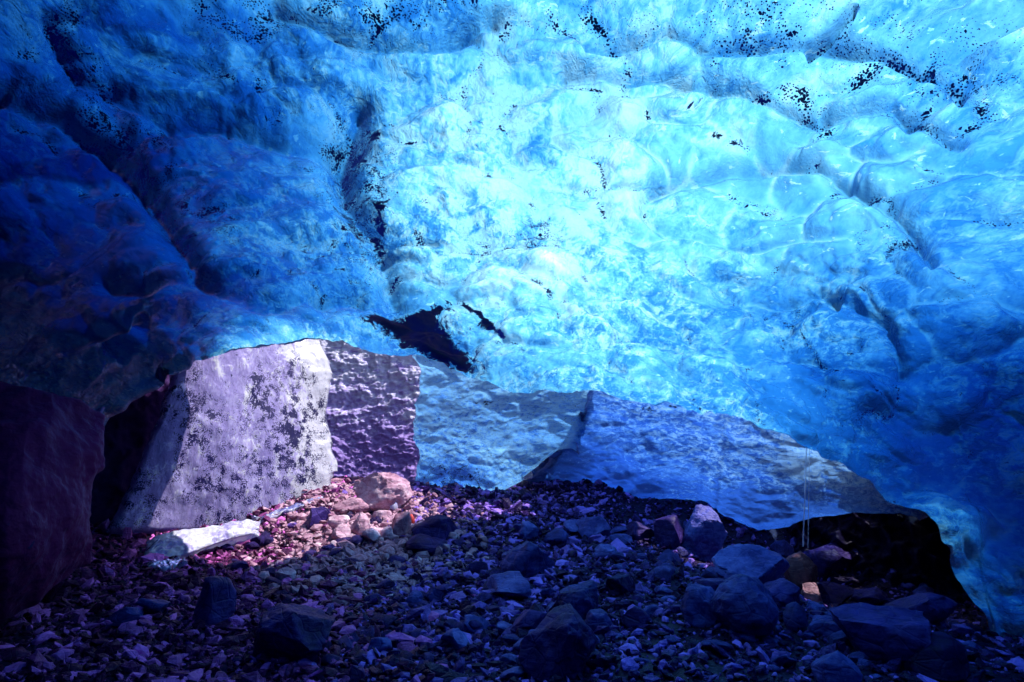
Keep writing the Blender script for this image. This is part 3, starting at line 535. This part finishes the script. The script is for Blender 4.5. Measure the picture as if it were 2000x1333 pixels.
B = [
 (735, 972, 135, 80, 'largest pinkish boulder, crowning the sunlit rubble pile', M_SUNPINK, 101, 5),
 (690, 995, 90, 34, 'low pink ledge of rock at the front of the largest sunlit boulder', M_SUNPINK, 102),
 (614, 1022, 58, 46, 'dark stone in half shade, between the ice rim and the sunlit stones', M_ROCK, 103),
 (662, 1025, 52, 34, 'wedge shaped pink stone on the sunlit pile below the low ledge', M_SUNPINK, 104),
 (700, 1034, 46, 46, 'upright pink stone with a dark shaded side, middle of the sunlit pile', M_SUNPINK, 105),
 (668, 1050, 50, 30, 'flat pale pink slab at the lower left of the sunlit pile', M_SUNPINK, 106),
 (781, 1036, 46, 58, 'tall brown stone in the sunlit pile beside the red scrap', M_SUNPINK, 107),
 (724, 1052, 42, 32, 'rounded pink stone, lowest in the sunlit pile', M_SUNPINK, 108),
 (755, 1050, 30, 30, 'small bright stone tucked left of the tall brown one', M_SUNPINK, 109),
 (742, 1010, 42, 24, 'pale stone under the largest boulder', M_SUNPINK, 110),
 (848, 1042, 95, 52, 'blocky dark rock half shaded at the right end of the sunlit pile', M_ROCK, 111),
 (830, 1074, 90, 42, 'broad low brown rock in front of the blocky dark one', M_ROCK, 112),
 (556, 1128, 42, 32, 'reddish stone lying alone on the fine rubble slope', M_SUNPINK, 113),
 (540, 1262, 190, 150, 'huge dark purple boulder at the bottom left of the rubble', M_ROCK, 114, 5),
 (400, 1195, 86, 92, 'black upright block of rock standing in deep shadow', M_ROCK, 115),
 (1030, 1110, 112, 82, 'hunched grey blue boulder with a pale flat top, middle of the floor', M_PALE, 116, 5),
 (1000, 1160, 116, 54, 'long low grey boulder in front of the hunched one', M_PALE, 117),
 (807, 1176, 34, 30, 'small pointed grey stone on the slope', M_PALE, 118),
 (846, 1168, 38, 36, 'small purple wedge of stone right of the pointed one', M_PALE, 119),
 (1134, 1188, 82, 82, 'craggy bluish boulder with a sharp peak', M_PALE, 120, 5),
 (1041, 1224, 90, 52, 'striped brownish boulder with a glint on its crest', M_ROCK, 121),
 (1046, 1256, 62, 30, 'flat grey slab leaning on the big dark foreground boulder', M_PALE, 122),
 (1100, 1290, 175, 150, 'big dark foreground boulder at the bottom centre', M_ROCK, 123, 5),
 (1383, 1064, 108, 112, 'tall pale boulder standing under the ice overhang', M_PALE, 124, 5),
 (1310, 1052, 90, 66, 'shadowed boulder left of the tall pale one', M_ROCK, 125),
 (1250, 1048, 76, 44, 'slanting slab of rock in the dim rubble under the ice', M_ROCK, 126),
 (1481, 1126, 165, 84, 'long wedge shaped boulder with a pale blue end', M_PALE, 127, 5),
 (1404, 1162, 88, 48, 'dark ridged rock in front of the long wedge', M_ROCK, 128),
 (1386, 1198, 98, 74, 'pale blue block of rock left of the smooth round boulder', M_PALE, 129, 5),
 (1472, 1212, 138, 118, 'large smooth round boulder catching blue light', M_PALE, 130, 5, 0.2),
 (1538, 1168, 86, 64, 'dark boulder with a flat top behind the smooth round one', M_ROCK, 131),
 (1563, 1218, 52, 54, 'small upright triangular rock right of the smooth round boulder', M_PALE, 132),
 (1576, 1114, 66, 88, 'tall brownish rock standing where the trickle lands', M_SUNWARM, 133),
 (1592, 1166, 52, 48, 'brightest orange pink rock on the right, lit below the trickle', M_SUNWARM, 134),
 (1632, 1106, 115, 70, 'dim boulder just right of the trickle', M_ROCK, 135),
 (1640, 1172, 80, 46, 'dark stone right of the brightest orange pink rock', M_ROCK, 136),
 (1622, 1236, 66, 40, 'pale sharp cornered slab right of the triangular rock', M_PALE, 137),
 (1705, 1176, 84, 46, 'dark flat rock in the black hollow by the right wall', M_ROCK, 138),
 (1825, 1202, 140, 56, 'dim purple ledge of rock at the foot of the right ice wall', M_ROCK, 139),
 (1762, 1264, 200, 118, 'wide dark boulder at the lower right', M_ROCK, 140, 5),
 (1850, 1305, 140, 90, 'dark rock at the bottom right against the ice wall', M_ROCK, 141),
 (1652, 1322, 92, 66, 'blue grey pointed stone at the bottom edge of the floor', M_PALE, 142),
 (925, 1225, 60, 34, 'grey stone with a bright flat face on the lower slope', M_PALE, 143),
 (890, 1262, 64, 40, 'pale lavender slab near the bottom centre', M_PALE, 144),
 (735, 1272, 56, 36, 'pale stone right of the huge dark purple boulder', M_PALE, 145),
 (1215, 1150, 70, 44, 'small dark boulder on the middle floor', M_ROCK, 146),
 (1240, 1218, 66, 44, 'dark stone with a lit rim between the craggy boulder and the pale blue block', M_ROCK, 147),
 (1175, 1225, 62, 52, 'greyish stone leaning against the craggy bluish boulder', M_PALE, 148),
 (1090, 1060, 60, 40, 'rounded stone in the dim rubble behind the hunched boulder', M_PALE, 149),
 (1160, 1040, 70, 44, 'smooth dim boulder below the dark end of the ice wall', M_PALE, 150),
 (1030, 1044, 46, 36, 'small round stone near the foot of the pale blue ice wall', M_PALE, 151),
 (290, 1190, 60, 34, 'lavender stone on the dim ground left of the black block', M_PALE, 152),
 (230, 1215, 74, 40, 'dim purple stone near the dark left wall', M_PALE, 153),
]
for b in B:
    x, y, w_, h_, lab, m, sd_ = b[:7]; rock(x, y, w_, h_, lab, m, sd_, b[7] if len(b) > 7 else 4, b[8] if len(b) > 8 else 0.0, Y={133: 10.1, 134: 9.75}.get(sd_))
lump = rock(764, 992, 26, 26, 'small round white ice lump resting on the sunlit rocks', M_WHITE, 160, 3, 0.3, cat='ice lump', name='ice_lump')
# smaller rocks scattered over the floor, in three loose fields
FIELDS = [('small stone on the sunlit side of the rubble pile', 'sunlit stones of the pile', M_SUNPINK, 60, (560, 860), (985, 1105), (12, 34)),
          ('dark stone on the shaded slope of fine rubble', 'stones on the shaded slope', M_ROCK, 120, (430, 1000), (1060, 1330), (14, 44)),
          ('bluish stone on the dim floor right of the slope', 'stones on the dim floor', M_PALE, 120, (980, 1900), (1030, 1330), (14, 56))]
prot = {}
for lab, grp, m, n, xr, yr, sr in FIELDS:
    pro = []
    for k in range(7):
        V = rock_verts(3, np.random.default_rng(300 + k + len(grp)))
        pro.append((V * np.array([1, RNG.uniform(.6, .95), RNG.uniform(.4, .75)])))
    mes = []
    for k in range(n):
        x = RNG.uniform(*xr); y = RNG.uniform(*yr); p = ground_hit(x, y); s_ = RNG.uniform(*sr) ** 1.0 * p[1] / F * 0.55
        if len(mes) < 7:
            o = mesh_obj('stone', pro[len(mes)], ICO[3][1], m, sharp=38); mes.append(o)
        else:
            o = mes[k % 7].copy(); COL.objects.link(o)
        tag(o, lab, 'stone', grp)
        o.location = (p[0], p[1], p[2] + 0.25 * s_); o.scale = (s_, s_, s_ * RNG.uniform(.7, 1.2)); o.rotation_euler = (RNG.uniform(-.4, .4), RNG.uniform(-.4, .4), RNG.uniform(0, 6.28))
# gravel: one mass nobody could count
def gravel(n, seed):
    r = np.random.default_rng(seed); V0, F0 = ICO[1]
    px = np.concatenate([r.uniform(-60, 2060, n // 2), r.normal(760, 260, n - n // 2)]); py = r.uniform(960, 1345, n)
    # straight onto the ground: choose floor points directly, denser far away
    x = np.concatenate([r.uniform(-8, 7, n // 2), r.normal(-1.8, 2.0, n - n // 2)]); y = 4.6 + 9.6 * r.uniform(0, 1, n) ** 0.85
    z = ground_z(x, y)
    s_ = np.clip(r.lognormal(-3.7, 0.62, n), 0.010, 0.13)
    V = V0[None] * (1 + 0.17 * r.normal(size=(n, 12, 1))) * (s_[:, None] * np.stack([r.uniform(.7, 1.5, n), r.uniform(.5, 1.0, n), r.uniform(.22, .7, n)], -1))[:, None]
    ax = r.normal(size=(n, 3)) * np.array([0.5, 0.5, 3]); 
    for k in range(3):
        c, s2 = np.cos(ax[:, k]), np.sin(ax[:, k]); i, j = [(1, 2), (0, 2), (0, 1)][k]
        a, b = V[..., i].copy(), V[..., j].copy(); V[..., i] = c[:, None] * a - s2[:, None] * b; V[..., j] = s2[:, None] * a + c[:, None] * b
    V = V + np.stack([x, y, z + 0.25 * s_], -1)[:, None]
    Fc = F0[None] + (np.arange(n) * 12)[:, None, None]
    return V.reshape(-1, 3), Fc.reshape(-1, 3)
V, Fc = gravel(75000, 5)
ctr_ = V.reshape(-1, 12, 3).mean(1); hx, hy, _ = project(ctr_)
hot = ((hx - 690) / 195) ** 2 + ((hy - 1050) / 105) ** 2 + 0.6 * RNG.normal(size=len(hx)) < 0.9  # chips in the sunny patch get the brighter sunlit colour, others stay dark
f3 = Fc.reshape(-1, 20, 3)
for sel, m_, l_ in ((hot, M_SUNPINK, 'pinkish broken stone chips covering the sunlit rubble pile'), (~hot & (ctr_[:, 0] + 0.55 * RNG.normal(size=len(hx)) + 0.25 * (ctr_[:, 1] - 6) < -1.2), M_VIOLET, 'violet stone chips on the dim left side of the floor')):
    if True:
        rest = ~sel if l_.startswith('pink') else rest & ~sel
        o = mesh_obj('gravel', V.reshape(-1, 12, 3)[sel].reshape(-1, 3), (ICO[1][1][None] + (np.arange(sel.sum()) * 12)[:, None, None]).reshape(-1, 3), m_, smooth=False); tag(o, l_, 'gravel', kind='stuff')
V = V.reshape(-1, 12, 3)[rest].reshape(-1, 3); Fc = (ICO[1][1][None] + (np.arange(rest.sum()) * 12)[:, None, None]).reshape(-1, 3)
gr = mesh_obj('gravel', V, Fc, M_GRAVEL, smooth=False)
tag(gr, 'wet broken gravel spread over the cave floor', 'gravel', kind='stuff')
# red scrap
p = ground_hit(804, 1030); rng = np.random.default_rng(8)
V = ICO[3][0] * np.array([0.055, 0.03, 0.10]); V = V * (1 + 0.35 * fbm(ICO[3][0] * 2 + 4, 2))[:, None]
o = mesh_obj('plastic_scrap', V, ICO[3][1], M_RED); o.location = (p[0], p[1] - 0.05, p[2] + 0.10); tag(o, 'tiny bright red scrap among the sunlit stones', 'scrap')
# trickle of melt water: two thin falling strands
def strand(x0, x1, y0, y1, Y, w_):
    n = 60; tt = np.linspace(0, 1, n); A = at(x0, y0, Y); Bp = at(x1, y1, Y)
    c = A[None] * (1 - tt[:, None]) + Bp[None] * tt[:, None]; k = 8; an = np.linspace(0, 2 * np.pi, k, endpoint=False)
    rr = w_ * (0.7 + 0.5 * perlin(np.stack([tt * 14, tt * 0 + x0, tt * 0], -1)))
    V = c[:, None] + rr[:, None, None] * np.stack([np.cos(an), np.sin(an), 0 * an], -1)[None]
    i = np.arange(n - 1)[:, None] * k + np.arange(k)[None]; j = np.arange(n - 1)[:, None] * k + (np.arange(k)[None] + 1) % k
    return V.reshape(-1, 3), np.stack([i, j, j + k, i + k], -1).reshape(-1, 4)
Va, Fa = strand(1576, 1568, 858, 1068, 9.3, 0.016); Vb, Fb = strand(1581, 1578, 868, 1070, 9.33, 0.010)
tr = mesh_obj('meltwater_trickle', np.concatenate([Va, Vb]), np.concatenate([Fa, Fb + len(Va)]), M_WATER)
tag(tr, 'thin trickle of meltwater falling from the lip of the vault', 'water trickle')

# ------------------------------------------------------------------ light, sky, camera
w = bpy.data.worlds.new('World'); S.world = w; w.use_nodes = True; nt = w.node_tree
sky = nt.nodes.new('ShaderNodeTexSky'); sky.sky_type = 'NISHITA'; sky.sun_disc = False; sky.sun_elevation = SE; sky.sun_rotation = SA
bg = nt.nodes['Background']; bg.inputs[1].default_value = 0.15; nt.links.new(sky.outputs[0], bg.inputs[0])
sl = bpy.data.lights.new('sun', 'SUN'); sl.energy = 5.0; sl.angle = math.radians(0.5); sl.color = (1.0, 0.95, 0.88)
so = bpy.data.objects.new('sun', sl); COL.objects.link(so); so.rotation_euler = (math.pi / 2 - SE, 0, math.pi - SA)
from mathutils import Vector
so.rotation_euler = (-Vector((math.cos(SE) * math.sin(SA), math.cos(SE) * math.cos(SA), math.sin(SE)))).to_track_quat('-Z', 'Y').to_euler()
cam = bpy.data.cameras.new('camera'); cam.sensor_width = 36; cam.lens = 22.0; cam.clip_end = 500; cam.clip_start = 0.05
co = bpy.data.objects.new('camera', cam); COL.objects.link(co); co.location = (0, 0, CZ); co.rotation_euler = (math.pi / 2 + PITCH, 0, 0)
S.camera = co
vs = S.view_settings; vs.view_transform = 'Standard'; vs.look = 'None'; vs.exposure = 0.7; vs.gamma = 1.0; vs.use_curve_mapping = False
cy = S.cycles; cy.max_bounces = 8; cy.diffuse_bounces = 4; cy.glossy_bounces = 3; cy.transmission_bounces = 6; cy.transparent_max_bounces = 16; cy.volume_bounces = 0; cy.use_adaptive_sampling = True; cy.adaptive_threshold = 0.03
cy.caustics_reflective = False; cy.caustics_refractive = False; cy.sample_clamp_indirect = 6.0
try: cy.use_denoising = True
except Exception: pass
